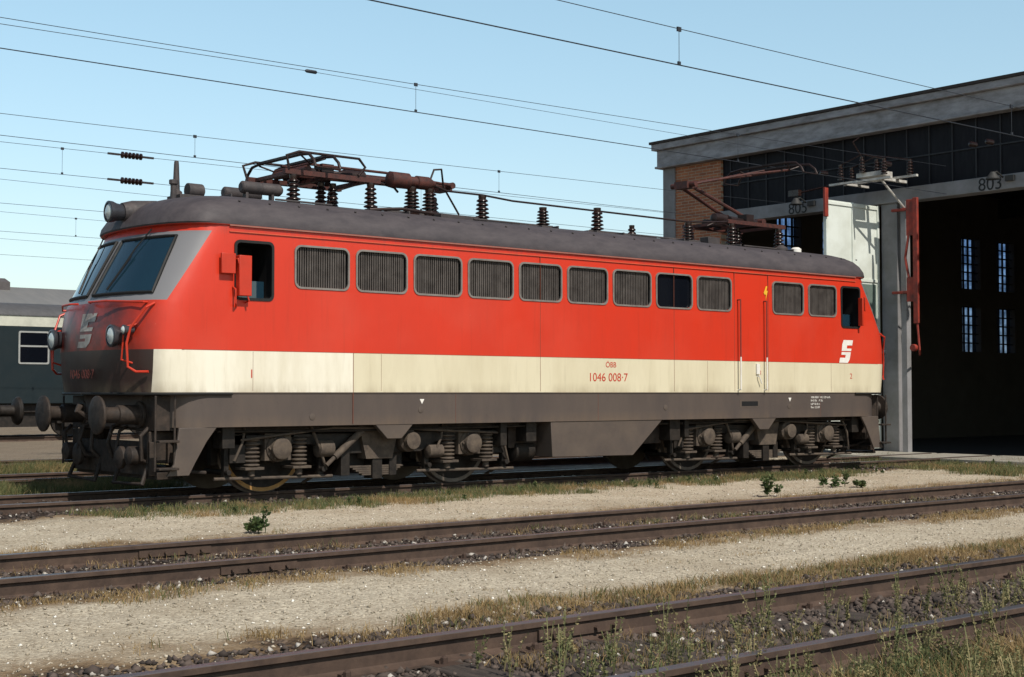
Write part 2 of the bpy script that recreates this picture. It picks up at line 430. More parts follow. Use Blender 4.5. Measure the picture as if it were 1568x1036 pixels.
for m in(0,1):
    T=lambda x:x if m==0 else L-x
    xa,xb=sorted((T(.05),T(.42))); b.box(xa,xb,-1.3,1.3,.86,1.3)
    xa,xb=sorted((T(.1),T(.3))); b.box(xa,xb,-1.25,1.25,.25,.34)
    for s in(-1,1):
        d=-1 if m==0 else 1
        b.lathe((T(.05),s*.875,1.06),(d,0,0),[(0,.17),(.04,.17),(.05,.125),(.32,.125),(.33,.10),(.50,.10),(.54,.12),(.56,.24),(.59,.245),(.605,.22),(.615,.1)],20)
        xa,xb=sorted((T(-.02),T(.25)))
        for z in(.38,.72): b.box(xa,xb,s*1.42-.14,s*1.42+.03,z,z+.03)
        b.tube([(T(-.02),s*1.44,.36),(T(-.02),s*1.44,1.3)],.015); b.tube([(T(.24),s*1.44,.36),(T(.24),s*1.44,1.3)],.015)
        b.tube([(T(-.0),s*.45,.95),(T(-.14),s*.45,.9),(T(-.2),s*.45,.7),(T(-.12),s*.42,.52),(T(-.0),s*.38,.5)],.028)
        b.tube([(T(-.0),s*.62,.92),(T(-.12),s*.62,.85),(T(-.16),s*.6,.6),(T(-.05),s*.56,.48)],.022)
        b.tube([(T(.0),s*1.2,.9),(T(-.1),s*1.2,.8),(T(-.06),s*1.15,.5),(T(.3),s*1.0,.35),(T(.9),s*1.0,.3)],.025)
        b.box(min(T(.0),T(.35)),max(T(.0),T(.35)),s*1.05-.12,s*1.05+.12,.45,.85)
        b.lathe((T(-.05),s*1.0,.55),(d,0,0),[(0,.12),(.12,.12),(.15,.06)],14)
        b.lathe((T(-.10),s*.66,.52),(d,0,0),[(0,.15),(.05,.15),(.08,.08)],14)
    b.tube([(T(.0),0,1.0),(T(-.3),0,1.03),(T(-.42),0,1.1),(T(-.38),0,1.18)],.045)
    b.tube([(T(-.05),.03,.95),(T(-.2),.03,.85),(T(-.22),.02,.6),(T(-.12),0,.5)],.03)
    b.box(min(T(.02),T(.12)),max(T(.02),T(.12)),-1.2,1.2,.3,.72)
    for s in(-1,1): b.tube([(T(.1),s*1.1,.6),(T(-.05),s*1.15,.2),(T(-.05),s*.3,.18),(T(.1),s*.3,.6)],.03)
b.make('underframe',mk('buffer_beam_grime',(.018,.014,.012),.65,c2=(.06,.042,.032),scale=9,amt=.8,bump=.3,spec=.3),loco,bevel=.006)
def bogie(xc,name,first):
    e=empty(name,loco); b=B(); W=1.61
    R=.63
    for s in(-1,1):
        y=s*1.12
        P=[(xc-2.35,.78),(xc+2.35,.78),(xc+2.35,.66),(xc+1.05,.64),(xc+.75,.50),(xc-.75,.50),(xc-1.05,.64),(xc-2.35,.66)]
        b.cur=1; b.prism(P,y-.05,y+.05); b.cur=0
        b.prism([(xc-.34,.90),(xc+.34,.90),(xc+.22,.42),(xc-.22,.42)],y-.12,y+.1)
        for wx in(-W,W):
            x=xc+wx
            b.box(x-.20,x+.20,y-.10,y+.10,.44,.80)
            b.lathe((x,y,.60),(0,s,0),[(0,.19),(.12,.18),(.15,.15),(.22,.145),(.235,.12),(.24,.05)],18)
            for i in range(6):
                a=i*math.pi/3; b.lathe((x+.15*math.cos(a),y+s*.12,.60+.15*math.sin(a)),(0,s,0),[(0,.018),(.05,.018)],6)
            for sx in(-1,1):
                cx=x+sx*.36
                pr=[]
                for i in range(7): t=.36+.055*i; pr+=[(t-.36,.07),(t-.36+.02,.11),(t-.36+.035,.11),(t-.36+.05,.07)]
                b.lathe((cx,y+s*.03,.36),(0,0,1),pr,14)
                b.box(cx-.14,cx+.14,y-.13,y+.16,.325,.36); b.cur=1; b.box(cx-.13,cx+.13,y-.12,y+.14,.745,.78); b.cur=0
                b.cyl((cx,y+s*.03,.24),(cx,y+s*.03,.36),.05)
                bx=x+sx*.72
                b.cur=1
                b.box(bx-.05,bx+.05,s*.75-.06,s*.75+.06,.38,.78)
                b.box(bx-.035,bx+.035,y-.02,y+.06,.22,.86)
                b.cyl((bx,y+s*.1,.30),(bx,s*.55,.30),.035)
                b.cur=0
            b.tube([(x-.9,y+.02*s,.22),(x+.9,y+.02*s,.20)],.022)
            b.tube([(x+.5,y+s*.1,.9),(x+.62,y+s*.14,.6),(x+.78,y+s*.05,.3),(x+.66,s*.76,.1)],.022)
            b.tube([(x-.5,y+s*.1,.88),(x-.56,y+s*.16,.7),(x-.66,y+s*.12,.45)],.018)
        b.cyl((xc-.75,y+s*.14,.46),(xc-.30,y+s*.14,.82),.05); b.cyl((xc-.88,y+s*.14,.35),(xc-.75,y+s*.14,.46),.03)
        b.lathe((xc+.48,y+s*.02,.66),(0,s,0),[(0,.16),(.15,.16),(.18,.13),(.26,.12),(.27,.04)],16)
        b.lathe((xc-1.0,y+s*.06,.58),(1,0,0),[(0,.05),(.02,.12),(.24,.12),(.26,.05)],14)
        b.lathe((xc+.85,y+s*.06,.50),(1,0,0),[(0,.05),(.02,.10),(.26,.10),(.28,.04)],14)
        b.cur=1
        b.box(xc-2.3,xc-2.06,y-.05,y+.18,.42,.80); b.box(xc+2.08,xc+2.3,y-.05,y+.16,.44,.80)
        b.box(xc-.62,xc-.48,y+s*.0-.1,y+.12,.2,.6); b.box(xc+.2,xc+.32,y-.08,y+.1,.18,.46); b.box(xc-.1,xc+.06,y-.1,y+.12,.14,.44)
        b.cur=0
        b.tube([(xc-2.2,y+s*.16,.72),(xc-.8,y+s*.18,.86),(xc+.2,y+s*.18,.84),(xc+2.2,y+s*.15,.74)],.016)
        for i in range(5): b.box(xc-.45+.05*i,xc+.45-.05*i,y+s*.02-.04,y+s*.02+.04,.30-.028*i+.0,.325-.028*i)
    b.make('bogie_frame',[M_under,M_under2],e,bevel=.006)
    t=B(); t.box(xc-2.1,xc+2.1,-.95,.95,.62,.80); t.box(xc-1.3,xc+1.3,-.55,.55,.25,.8); t.box(xc-.55,xc+.55,-1.0,1.0,.3,.8)
    for wx in(-W,W): t.cyl((xc+wx,-.8,R),(xc+wx,.8,R),.09)
    t.make('bogie_centre',M_under2,e)
    w=B()
    for wx in(-W,W):
        for s in(-1,1):
            w.cur=1; w.lathe((xc+wx,s*.69,R),(0,s,0),[(0,R+.03),(.03,R+.03),(.04,R),(.13,R-.005)],48)
            w.cur=2 if (first and wx<0) else 1
            w.lathe((xc+wx,s*.818,R),(0,s,0),[(0,R-.007),(.006,R-.012),(.006,R-.06)],48)
            w.cur=0; w.lathe((xc+wx,s*.820,R),(0,s,0),[(0,R-.058),(.010,R-.065),(.010,.35),(.03,.22),(.05,.16),(.06,.1)],40)
    w.make('wheels',[M_under2,M_tread,M_tread1],e)
bogie(3.45,'bogie',True); bogie(11.73,'bogie_rear',False)
b=B()
for x,w,z in((.95,.18,.62),(5.55,.12,.55),(6.05,.2,.6),(9.15,.24,.55),(9.5,.1,.6),(14.0,.2,.6)):
    b.box(x,x+w,-1.35,-1.1,z,.9)
b.lathe((6.0,-1.0,.45),(1,0,0),[(0,.05),(.03,.16),(.4,.16),(.43,.05)],16)
b.tube([(.9,-1.3,.84),(3,-1.3,.82),(6.3,-1.3,.84)],.018); b.tube([(8.9,-1.3,.83),(14.2,-1.3,.84)],.018)
b.make('sill_boxes',M_under2,loco,bevel=.006)
# ---------------- roof equipment
rf=B(); ins=B(); pt=B(); oth=B()
zr=3.98
for x0,x1 in((4.0,5.6),(5.9,7.3),(8.0,9.6),(9.8,10.9)):
    rf.box(x0,x1,-.62,.62,zr-.03,zr+.035)
    for i in range(6): rf.box(x0+.05,x1-.05,-.60+.2*i,-.58+.2*i,zr+.035,zr+.05)
for i in range(30):
    x=1.2+i*.45
    rf.lathe((x,-1.29,3.835),(0,-.5,.85),[(0,.018),(.02,.018)],6)
for x in np.arange(1.3,14,1.45): rf.box(x-.012,x+.012,-.9,.9,zr-.05,zr+.012)
for x0 in (1.9,5.3,8.6,11.4): rf.box(x0,x0+.9,-1.02,-.99,3.94,3.965)
rf.lathe((.94,0,3.9),(0,0,1),[(0,.09),(.18,.08),(.2,.05),(.55,.035),(.6,.03)],12)
rf.lathe((.84,-.12,3.9),(0,0,1),[(0,.04),(.25,.04),(.26,.06),(.32,.06)],10)
rf.lathe((1.05,-.1,4.1),(1,0,0),[(0,.10),(.22,.10),(.25,.05)],14)
rf.box(.9,1.4,-.2,.2,3.85,4.03)
rf.lathe((1.62,-.55,4.15),(1,0,0),[(0,.06),(.02,.085),(.3,.085),(.31,.075),(.33,.085),(.6,.085),(.64,.05)],14)
rf.lathe((1.70,.1,4.15),(1,0,0),[(0,.06),(.02,.085),(.55,.085),(.6,.05)],14)
for x in(1.7,2.1): rf.box(x-.02,x+.02,-.6,-.5,3.9,4.08)
def panto(T,raised):
    xs=(2.45,3.75)
    for x in xs:
        for y in(-.55,.5): ins.insul(T(x),y,zr,.42,.105,5)
    for x in(3.15,3.35): ins.insul(T(x),-.15,zr,.42,.095,5)
    z0=zr+.45
    for y in(-.55,.5): pt.box(min(T(2.3),T(3.9)),max(T(2.3),T(3.9)),y-.04,y+.04,z0-.03,z0+.04)
    for x in(2.45,3.1,3.75): pt.box(T(x)-.04,T(x)+.04,-.5,.5,z0-.02,z0+.03)
    pt.cyl((T(2.75),-.45,z0+.09),(T(2.75),.45,z0+.09),.06)
    for y in(-.3,.3): oth.lathe((T(2.8),y,z0+.07),(T(1)-T(0),0,0),[(0,.06),(.55,.06),(.58,.08),(.75,.08),(.76,.03)],10)
    oth.lathe((T(3.5),-.2,z0+.10),(T(1)-T(0),0,0),[(0,.09),(.35,.09),(.38,.04)],12)
    oth.box(min(T(3.0),T(3.2)),max(T(3.0),T(3.2)),-.42,-.2,z0+.04,z0+.2)
    if not raised:
        K=(5.45,z0+.12); H=(2.75,z0+.16); P0=(2.75,z0+.09)
    else:
        K=(4.42,5.10); H=(2.05,5.56); P0=(2.75,z0+.09)
    pt.tube([(T(P0[0]),-.22,P0[1]),(T(K[0]),-.12,K[1])],.035); pt.tube([(T(P0[0]),.22,P0[1]),(T(K[0]),.12,K[1])],.035)
    pt.tube([(T(P0[0]-.2),0,P0[1]+.08),(T(K[0]-.1),0,K[1]+.06)],.014)
    pt.cyl((T(K[0]),-.3,K[1]),(T(K[0]),.3,K[1]),.05)
    pt.box(T(K[0])-.09,T(K[0])+.09,-.16,.16,K[1]-.07,K[1]+.06)
    for s in(-1,1):
        pt.tube([(T(K[0]),s*.28,K[1]),(T((K[0]+H[0])/2),s*.42,(K[1]+H[1])/2+.03),(T(H[0]),s*.45,H[1])],.020)
        pt.tube([(T(K[0]),s*.28,K[1]),(T(H[0]+.5),-s*.3,H[1]-.08*(H[1]-K[1]))],.010)
    pt.cyl((T(H[0]),-.5,H[1]),(T(H[0]),.5,H[1]),.022)
    for dx in(-.20,.20):
        zz=H[1]+.10
        oth.tube([(T(H[0]+dx),-.98,zz-.22),(T(H[0]+dx),-.93,zz-.12),(T(H[0]+dx),-.80,zz-.02),(T(H[0]+dx),-.6,zz),(T(H[0]+dx),.6,zz),(T(H[0]+dx),.80,zz-.02),(T(H[0]+dx),.93,zz-.12),(T(H[0]+dx),.98,zz-.22)],.022)
        oth.box(T(H[0]+dx)-.025,T(H[0]+dx)+.025,-.55,.55,zz-.0,zz+.03)
    for s in(-1,1):
        oth.tube([(T(H[0]-.20),s*.6,H[1]+.08),(T(H[0]),s*.5,H[1]),(T(H[0]+.20),s*.6,H[1]+.08)],.014)
        oth.tube([(T(H[0]-.2),s*.98,H[1]-.12),(T(H[0]+.2),s*.98,H[1]-.12)],.010)
    oth.tube([(T(3.9),-.5,z0),(T(4.2),-.5,z0-.05),(T(4.3),-.45,z0-.1)],.018)
    if not raised:
        oth.tube([(2.35,-.6,z0+.05),(2.3,-.62,z0+.22),(2.5,-.62,z0+.29),(3.5,-.62,z0+.29),(3.62,-.6,z0+.18),(3.5,-.6,z0+.05)],.02)
        oth.tube([(2.35,.6,z0+.05),(2.3,.62,z0+.22),(2.5,.62,z0+.29),(3.5,.62,z0+.29),(3.62,.6,z0+.18)],.02)
panto(lambda x:x,False); panto(lambda x:15.35-x,True)
for x in(4.45,4.78): ins.insul(x,-.6,zr,.42,.13,6)
pt.lathe((4.02,-.6,zr+.50),(1,0,0),[(0,.06),(.03,.12),(.35,.12),(.36,.08),(.5,.08),(.51,.10),(.72,.10),(.85,.04)],16)
for x,h in((5.79,.42),(7.03,.33),(8.22,.42),(10.4,.34)): 
    ins.insul(x,-.6,zr+.0,h,.115,5); rf.box(x-.14,x+.14,-.75,-.45,zr-.08,zr+.02)
ins.insul(5.45,.2,zr,.42,.09,5); ins.insul(9.9,.3,zr,.34,.09,4)
oth.tube([(4.8,-.6,zr+.50),(5.1,-.6,zr+.42),(5.79,-.6,zr+.42),(6.4,-.6,zr+.38),(10.0,-.6,zr+.36),(10.4,-.6,zr+.36),(11.6,-.55,zr+.45)],.016)
oth.tube([(4.72,-.6,zr+.4),(4.86,-.6,zr+.72),(5.0,-.6,zr+.74),(5.15,-.45,zr+.5),(5.45,-.45,zr+.1)],.016)
oth.tube([(3.9,.5,zr+.45),(4.3,.3,zr+.6),(4.72,-.6,zr+.42)],.012)
oth.tube([(3.6,-.75,zr+.0),(4.1,-.85,zr+.04),(4.8,-.8,zr+.02),(5.6,-.75,zr+.02)],.025)
rf.lathe((12.9,-.6,zr-.03),(0,0,1),[(0,.13),(.08,.13),(.14,.05)],14)
rf.box(4.7,5.4,-1.0,-.75,3.90,3.99)
rf.box(10.7,11.0,-.8,-.6,3.9,4.08)
rf.make('roof_fittings',M_roofeq,loco,bevel=.006); ins.make('roof_insulators',M_ins,loco,smooth=50); pt.make('pantographs',M_pant,loco); oth.make('pantograph_heads',mk('collector_dark',(.028,.016,.015),.5,.3),loco)
yb=B(); yb.lathe((13.15,-.75,3.93),(0,0,1),[(0,.10),(.09,.10),(.12,.06)],14); yb.make('roof_vent_cap',M_white,loco)

# ------------------------------------------------------------------ TRACKS
M_rail=NT('rail_rust')
def railmat():
    q=M_rail; o=q.obj(); X,Y,Z=q.xyz(o)
    c=q.mix(q.mr(q.noise(o,6,6,.7),.35,.7),(.040,.023,.016),(.085,.052,.036))
    top=q.math('GREATER_THAN',Z,-.004)
    c=q.mix(q.math('MULTIPLY',top,.75),c,(.17,.16,.17))
    q.set(Base_Color=c,Roughness=q.mr(top,0,1,.85,.35),Metallic=q.math('MULTIPLY',top,.6))
    q.bump(q.noise(o,60,4),.3,.005)
railmat(); M_rail=M_rail.m
M_sleep=mk('sleeper_wood',(.030,.023,.020),.9,c2=(.085,.066,.052),scale=5,amt=.9,bump=.7,bscale=25,stretch=(6,1,6))
M_plate=mk('tie_plate',(.06,.036,.026),.85)
TR=[0,-6.75,-12.15,4.8,9.6,26.0]
for ti,yc in enumerate(TR):
    e=empty('railway_track')
    x0,x1=(-30,19.6) if ti in(0,3,4) else (-40,60)
    if ti in (1,2): x0,x1=-22,70
    b=B()
    for s in(-1,1):
        y=yc+s*.752
        P=[(-.036,-.006),(-.030,0),(.030,0),(.036,-.008),(.036,-.035),(.010,-.048),(.009,-.125),(.02,-.135),(.066,-.148),(.066,-.160),(-.066,-.160),(-.066,-.148),(-.02,-.135),(-.009,-.125),(-.010,-.048),(-.036,-.035)]
        b.prism([(y+p[0],p[1]) for p in P],x0,x1,'x')
        for xj in np.arange(x0+5,x1,15.0):
            b.box(xj-.35,xj+.35,y-.03,y+.03,-.115,-.055)
            for q in(-.25,-.1,.1,.25): b.lathe((xj+q,y-.03,-.085),(0,-1,0),[(0,.016),(.03,.016)],6)
    b.make('rails',M_rail,e,smooth=30)
    b=B(); pl=B()
    for x in np.arange(x0,x1,.63):
        j=random.uniform(-.03,.03); dz=random.uniform(-.012,.008)
        b.box(x-.13+j,x+.13+j,yc-1.28+random.uniform(-.06,.06),yc+1.28,-.33,-.152+dz-.006)
        if ti<3:
            for s in(-1,1):
                y=yc+s*.752; pl.box(x-.09+j,x+.09+j,y-.16,y+.16,-.175,-.149)
                for t in(-1,1): pl.lathe((x+j,y+t*.10,-.15),(0,0,1),[(0,.022),(.035,.022),(.045,.01)],6); pl.box(x+j-.03,x+j+.03,y+t*.075-.02,y+t*.075+.02,-.15,-.13)
    b.make('sleepers',M_sleep,e,smooth=0,bevel=.01)
    if ti<3: pl.make('tie_plates',M_plate,e,smooth=0)

# ------------------------------------------------------------------ GROUND
def axis(a,b,step,far):
    core=list(np.arange(a,b+step/2,step)); out=[];d=step*2;v=b
    while v<far: v+=d; d*=1.35; out.append(v)
    o2=[];d=step*2;v=a
    while v>-far: v-=d; d*=1.35; o2.append(v)
    return np.array(o2[::-1]+core+out)
def vnoise(x,y,f,seed):
    r=np.random.default_rng(seed); G=r.random((256,256)); X=x*f+100; Y=y*f+100
    xi=np.floor(X).astype(int);yi=np.floor(Y).astype(int);u=X-xi;v=Y-yi;u=u*u*(3-2*u);v=v*v*(3-2*v)
    g=lambda i,j:G[(i)%256,(j)%256]
    return (g(xi,yi)*(1-u)+g(xi+1,yi)*u)*(1-v)+(g(xi,yi+1)*(1-u)+g(xi+1,yi+1)*u)*v
def gh(x,y):
    z=np.full_like(x,-.088)
    z+= (vnoise(x,y,.5,1)-.5)*.04+(vnoise(x,y,3,2)-.5)*.02+(vnoise(x,y,11,3)-.5)*.014
    for yc in TR:
        d=np.abs(y-yc); m=np.clip((1.5-d)/.45,0,1); t=-.115 if yc==0 else (-.152 if yc==-6.75 else -.172)
        z=z*(1-m)+(t+(vnoise(x,y,7,5)-.5)*.03)*m
    inside=(x>19)&(y<10); z=np.where(inside,-.17,z)
    return z
xs=axis(-16,22,.09,900); ys=axis(-18,13,.09,900)
XX,YY=np.meshgrid(xs,ys,indexing='ij'); ZZ=gh(XX,YY)
V=np.stack([XX,YY,ZZ],-1).reshape(-1,3); nx,ny=XX.shape
I=(np.arange(nx-1)[:,None]*ny+np.arange(ny-1)[None,:]).ravel()
F=np.stack([I,I+ny,I+ny+1,I+1],-1)
q=NT('ground_gravel'); P=q.n('ShaderNodeNewGeometry').outputs['Position']; X,Y,Z=q.xyz(P)
warp=q.math('ADD',q.math('MULTIPLY',q.math('SUBTRACT',q.noise(P,1.3,5,.65),.5),1.5),q.math('MULTIPLY',q.math('SUBTRACT',q.noise(P,9,3),.5),.35))
Yw=q.math('ADD',Y,warp)
tm=None;dm=None
for yc,ed in((0,1.55),(-6.75,1.30),(-12.15,1.30),(4.8,1.6),(9.6,1.6)):
    d=q.math('ABSOLUTE',q.math('SUBTRACT',Yw,yc))
    a=q.mr(d,ed-.1,ed+.25,1,0,True); c=q.mr(d,ed+.1,ed+.85,1,0,True)
    tm=a if tm is None else q.math('MAXIMUM',tm,a); dm=c if dm is None else q.math('MAXIMUM',dm,c)
fine=q.voro(P,55,'F1','Color'); fr_,fg_,fb_=q.xyz(fine)
gcol=q.mix(fr_,(.27,.23,.175),(.56,.50,.39))
gcol=q.mix(q.mr(q.noise(P,.8,5,.6),.42,.70,0,.5),gcol,(.27,.215,.145))
gcol=q.mix(q.mr(q.noise(P,18,4,.7),.56,.72,0,.5),gcol,(.20,.165,.12))
dcol=q.mix(q.noise(P,14,5,.7),(.085,.055,.032),(.29,.205,.12))
st=q.voro(P,24,'F1','Color'); sr,sg,sb=q.xyz(st)
bcol=q.mix(q.math('POWER',sr,3.0),(.022,.015,.012),(.12,.09,.075))
bcol=q.mix(q.mr(q.noise(P,2,4),.45,.65,0,.6),bcol,(.032,.020,.015))
c=q.mix(dm,gcol,dcol); c=q.mix(tm,c,bcol)
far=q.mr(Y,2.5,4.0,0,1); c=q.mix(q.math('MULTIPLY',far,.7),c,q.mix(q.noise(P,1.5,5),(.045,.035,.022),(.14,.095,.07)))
q.set(Base_Color=c,Roughness=.95); q.b.inputs['Specular IOR Level'].default_value=.15
hh=q.math('ADD',q.math('MULTIPLY',q.voro(P,24),q.math('MULTIPLY',tm,-1.6)),q.math('MULTIPLY',q.voro(P,55),-.5)); q.bump(hh,.9,.02)
M_ground=q.m
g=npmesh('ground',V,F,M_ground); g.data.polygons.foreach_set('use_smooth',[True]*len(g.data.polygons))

CX,CY=-7.83,-17.81
def vis(x,y,marg=.06):
    A=x-CX;Pp=y-CY; Zc=.637*A+.771*Pp; Xc=.771*A-.637*Pp
    return (Zc>2.2)&(np.abs(Xc)<Zc*(.36+marg)+.4)
octv=np.array([(1,0,0),(-1,0,0),(0,1,0),(0,-1,0),(0,0,1),(0,0,-1)],float)
octf=np.array([(0,2,4),(2,1,4),(1,3,4),(3,0,4),(2,0,5),(1,2,5),(3,1,5),(0,3,5)])
def stones(name,n,yr,xr,smin,smax,mat,thin=1.0):
    y=rng.uniform(*yr,n*3); x=rng.uniform(xr[0],xr[1],n*3)
    A=x-CX;Pp=y-CY; Zc=.637*A+.771*Pp
    keep=vis(x,y)&(rng.random(n*3)<np.clip((9/np.maximum(Zc,1))**thin,0,1)); x=x[keep][:n];y=y[keep][:n]; m=len(x)
    s=rng.uniform(smin,smax,m)*rng.uniform(.5,1,m)
    v=octv[None]*rng.uniform(.65,1.25,(m,6,1))+rng.normal(0,.22,(m,6,3))
    a=rng.uniform(0,6.28,m); ca,sa=np.cos(a),np.sin(a)
    vx=v[:,:,0]*ca[:,None]-v[:,:,1]*sa[:,None]; vy=v[:,:,0]*sa[:,None]+v[:,:,1]*ca[:,None]
    v=np.stack([vx,vy,v[:,:,2]*.7],-1)*s[:,None,None]
    z=gh(x,y)+s*.25
    v+=np.stack([x,y,z],-1)[:,None,:]
    F=(octf[None]+6*np.arange(m)[:,None,None]).reshape(-1,3)
    return npmesh(name,v.reshape(-1,3),F,mat)
def stonemat(name,a,b_,c_,th=.95):
    q=NT(name); r=q.n('ShaderNodeNewGeometry').outputs['Random Per Island']
    c=q.mix(r,a,b_); c=q.mix(q.math('GREATER_THAN',r,th),c,c_); q.set(Base_Color=c,Roughness=.9); return q.m
M_st=stonemat('ballast_stone',(.024,.017,.014),(.105,.078,.064),(.40,.37,.33),.965)
M_pb=stonemat('pebble',(.20,.165,.12),(.48,.42,.33),(.72,.69,.63))
stones('ballast_stones',26000,(-13.6,-10.7),(-9,14),.014,.042,M_st,.6)
stones('ballast_stones',14000,(-8.2,-5.4),(-12,22),.016,.042,M_st,.3)
stones('ballast_stones',7000,(-1.9,1.6),(-10,20),.02,.045,M_st,.0)
stones('pebbles',26000,(-11.2,-2.0),(-12,20),.005,.018,M_pb,1.2)
def blades(x,y,h,w,lean=.45):
    m=len(x); a=rng.uniform(0,6.28,m); z=gh(x,y)-.01
    la=rng.uniform(0,6.28,m); ll=h*np.abs(rng.normal(0,lean,m))
    dx=np.cos(a)*w/2; dy=np.sin(a)*w/2; lx=np.cos(la)*ll; ly=np.sin(la)*ll
    b0=np.stack([x-dx,y-dy,z],-1);b1=np.stack([x+dx,y+dy,z],-1)
    m0=np.stack([x-dx*.7+lx*.35,y-dy*.7+ly*.35,z+h*.6],-1);m1=np.stack([x+dx*.7+lx*.35,y+dy*.7+ly*.35,z+h*.6],-1)
    t=np.stack([x+lx,y+ly,z+h*.97],-1); t2=t+np.stack([dx*.15,dy*.15,0*dx],-1)
    V=np.stack([b0,b1,m1,m0,t2,t],1).reshape(-1,3)
    i=np.arange(m)[:,None]*6
    F=np.concatenate([i+np.array([0,1,2,3]),i+np.array([3,2,4,5])],0)
    return V,F
def clumps(n,yr,xr,per,spread,thr=.5,f=.7,seed=11):
    y=rng.uniform(*yr,n*4);x=rng.uniform(*xr,n*4)
    k=vis(x,y)&(vnoise(x,y,f,seed)*.6+vnoise(x,y,f*4,seed+1)*.4>thr); x=x[k][:n];y=y[k][:n]
    cnt=rng.integers(per//2,per*2,len(x)); X=np.repeat(x,cnt);Y=np.repeat(y,cnt)
    s=rng.uniform(.4,1.3,len(x)); S_=np.repeat(s,cnt)
    X=X+rng.normal(0,1,len(X))*spread*S_; Y=Y+rng.normal(0,1,len(Y))*spread*S_
    return X,Y,S_
def grassmat(name,cols):
    q=NT(name); r=q.n('ShaderNodeNewGeometry').outputs['Random Per Island']; P=q.n('ShaderNodeNewGeometry').outputs['Position']
    c=q.mix(r,cols[0],cols[1]); c=q.mix(q.mr(q.noise(P,2.5,4),.42,.62),c,q.mix(r,cols[1],cols[2]))
    q.set(Base_Color=c,Roughness=.7); q.b.inputs['Specular IOR Level'].default_value=.25
    tr=q.n('ShaderNodeBsdfTranslucent'); q.t.links.new(c,tr.inputs[0]); mx=q.n('ShaderNodeMixShader'); mx.inputs[0].default_value=.2
    out=q.t.nodes['Material Output']; q.t.links.new(q.b.outputs[0],mx.inputs[1]); q.t.links.new(tr.outputs[0],mx.inputs[2]); q.t.links.new(mx.outputs[0],out.inputs[0])
    return q.m
M_gr=grassmat('grass_green',((.050,.075,.028),(.10,.118,.045),(.20,.18,.08)))
M_dry=grassmat('grass_dry',((.22,.14,.06),(.36,.26,.125),(.16,.10,.045)))
M_wd=grassmat('weed_leaf',((.035,.062,.022),(.07,.10,.035),(.10,.115,.045)))
GV=[];GF=[];DV=[];DF=[]
def addg(dst,x,y,h,w,lean=.45):
    V,F=blades(x,y,h,w,lean); Vs,Fs=dst; o=sum(len(v) for v in Vs); Vs.append(V); Fs.append(F+o)
gz=[
 (1300,(-2.9,-1.6),(-10,20),26,.09,.38,.03,.10,.75),
 (480,(-5.6,-4.9),(-11,22),14,.06,.48,.015,.06,.2),
 (380,(-7.2,-5.8),(-11,22),14,.06,.57,.03,.09,.4),
 (700,(-8.7,-7.9),(-11,16),18,.07,.46,.015,.07,.2),
 (850,(-11.0,-10.35),(-8,12),26,.07,.44,.02,.08,.22),
 (420,(-12.8,-11.5),(-6,8),14,.05,.52,.02,.09,.35),
 (110,(-10.3,-8.6),(-9,12),8,.06,.64,.015,.04,.2),
 (120,(-4.9,-3.0),(-9,18),8,.06,.64,.015,.04,.2),
 (900,(1.6,3.6),(-12,2),26,.10,.35,.04,.16,.8),
 (700,(6.2,8.4),(-12,4),26,.12,.35,.04,.2,.7),
 (400,(-1.4,1.4),(14.5,19.6),18,.08,.45,.03,.12,.8),
 (900,(-16,-13.2),(-5,5),26,.08,.35,.04,.16,.55),
 (700,(-5.6,-2.5),(14,30),26,.1,.4,.04,.14,.8)]
for n,yr,xr,per,sp,thr,h0,h1,gs in gz:
    x,y,s=clumps(n,yr,xr,per,sp,thr=thr)
    gm=(rng.random(len(x))<gs)
    cl=vnoise(x,y,2.2,31)>.5*(1-gs)+.15
    gm=gm&cl
    h=rng.uniform(h0,h1,len(x))*(.6+.6*s); w=rng.uniform(.004,.009,len(x))
    addg((GV,GF),x[gm],y[gm],h[gm],w[gm],.55); addg((DV,DF),x[~gm],y[~gm],h[~gm]*.9,w[~gm]*.8,.8)
npmesh('grass',np.concatenate(GV),np.concatenate(GF),M_gr); npmesh('dry_grass',np.concatenate(DV),np.concatenate(DF),M_dry)
def weeds(name,pts,hr,mat,leaf=.03,nl=26,stem=3):
    Vs=[];Fs=[];o=0
    for (x,y) in pts:
        z=float(gh(np.array([x]),np.array([y]))[0]); H=rng.uniform(*hr)
        for s_ in range(rng.integers(max(1,stem-1),stem+2)):
            a=rng.uniform(0,6.28); tilt=rng.uniform(.05,.4)*H; top=np.array([x+math.cos(a)*tilt,y+math.sin(a)*tilt,z+H*rng.uniform(.7,1)]); base=np.array([x,y,z])
            pts_=[base+(top-base)*t+np.array([0,0,.12*H*math.sin(t*3.14)]) for t in(0,.33,.66,1)]
            wv=np.array([-math.sin(a),math.cos(a),0])*.003
            for i in range(3):
                Vs+=[pts_[i]-wv,pts_[i]+wv,pts_[i+1]+wv*.7,pts_[i+1]-wv*.7]; Fs.append((o,o+1,o+2,o+3)); o+=4
            for i in range(nl):
                t=rng.uniform(.15,1); k=min(2,int(t*3)); f=t*3-k; p=pts_[k]*(1-f)+pts_[k+1]*f
                d=rng.normal(0,1,3); d[2]=abs(d[2])*.6; d/=np.linalg.norm(d); u=np.cross(d,rng.normal(0,1,3)); u/=np.linalg.norm(u)
                l=leaf*rng.uniform(.5,1.3)*(1.3-t*.7); ww=l*.28
                Vs+=[p,p+d*l*.5+u*ww,p+d*l,p+d*l*.5-u*ww]; Fs.append((o,o+1,o+2,o+3)); o+=4
    return npmesh(name,np.array(Vs),np.array(Fs),mat)
pp=[]
while len(pp)<190:
    x=rng.uniform(-3.4,3.5);y=rng.uniform(-15.0,-11.7)
    if vis(np.array([x]),np.array([y]))[0] and (y<-13.1 or rng.random()<.45) : pp.append((x,y))
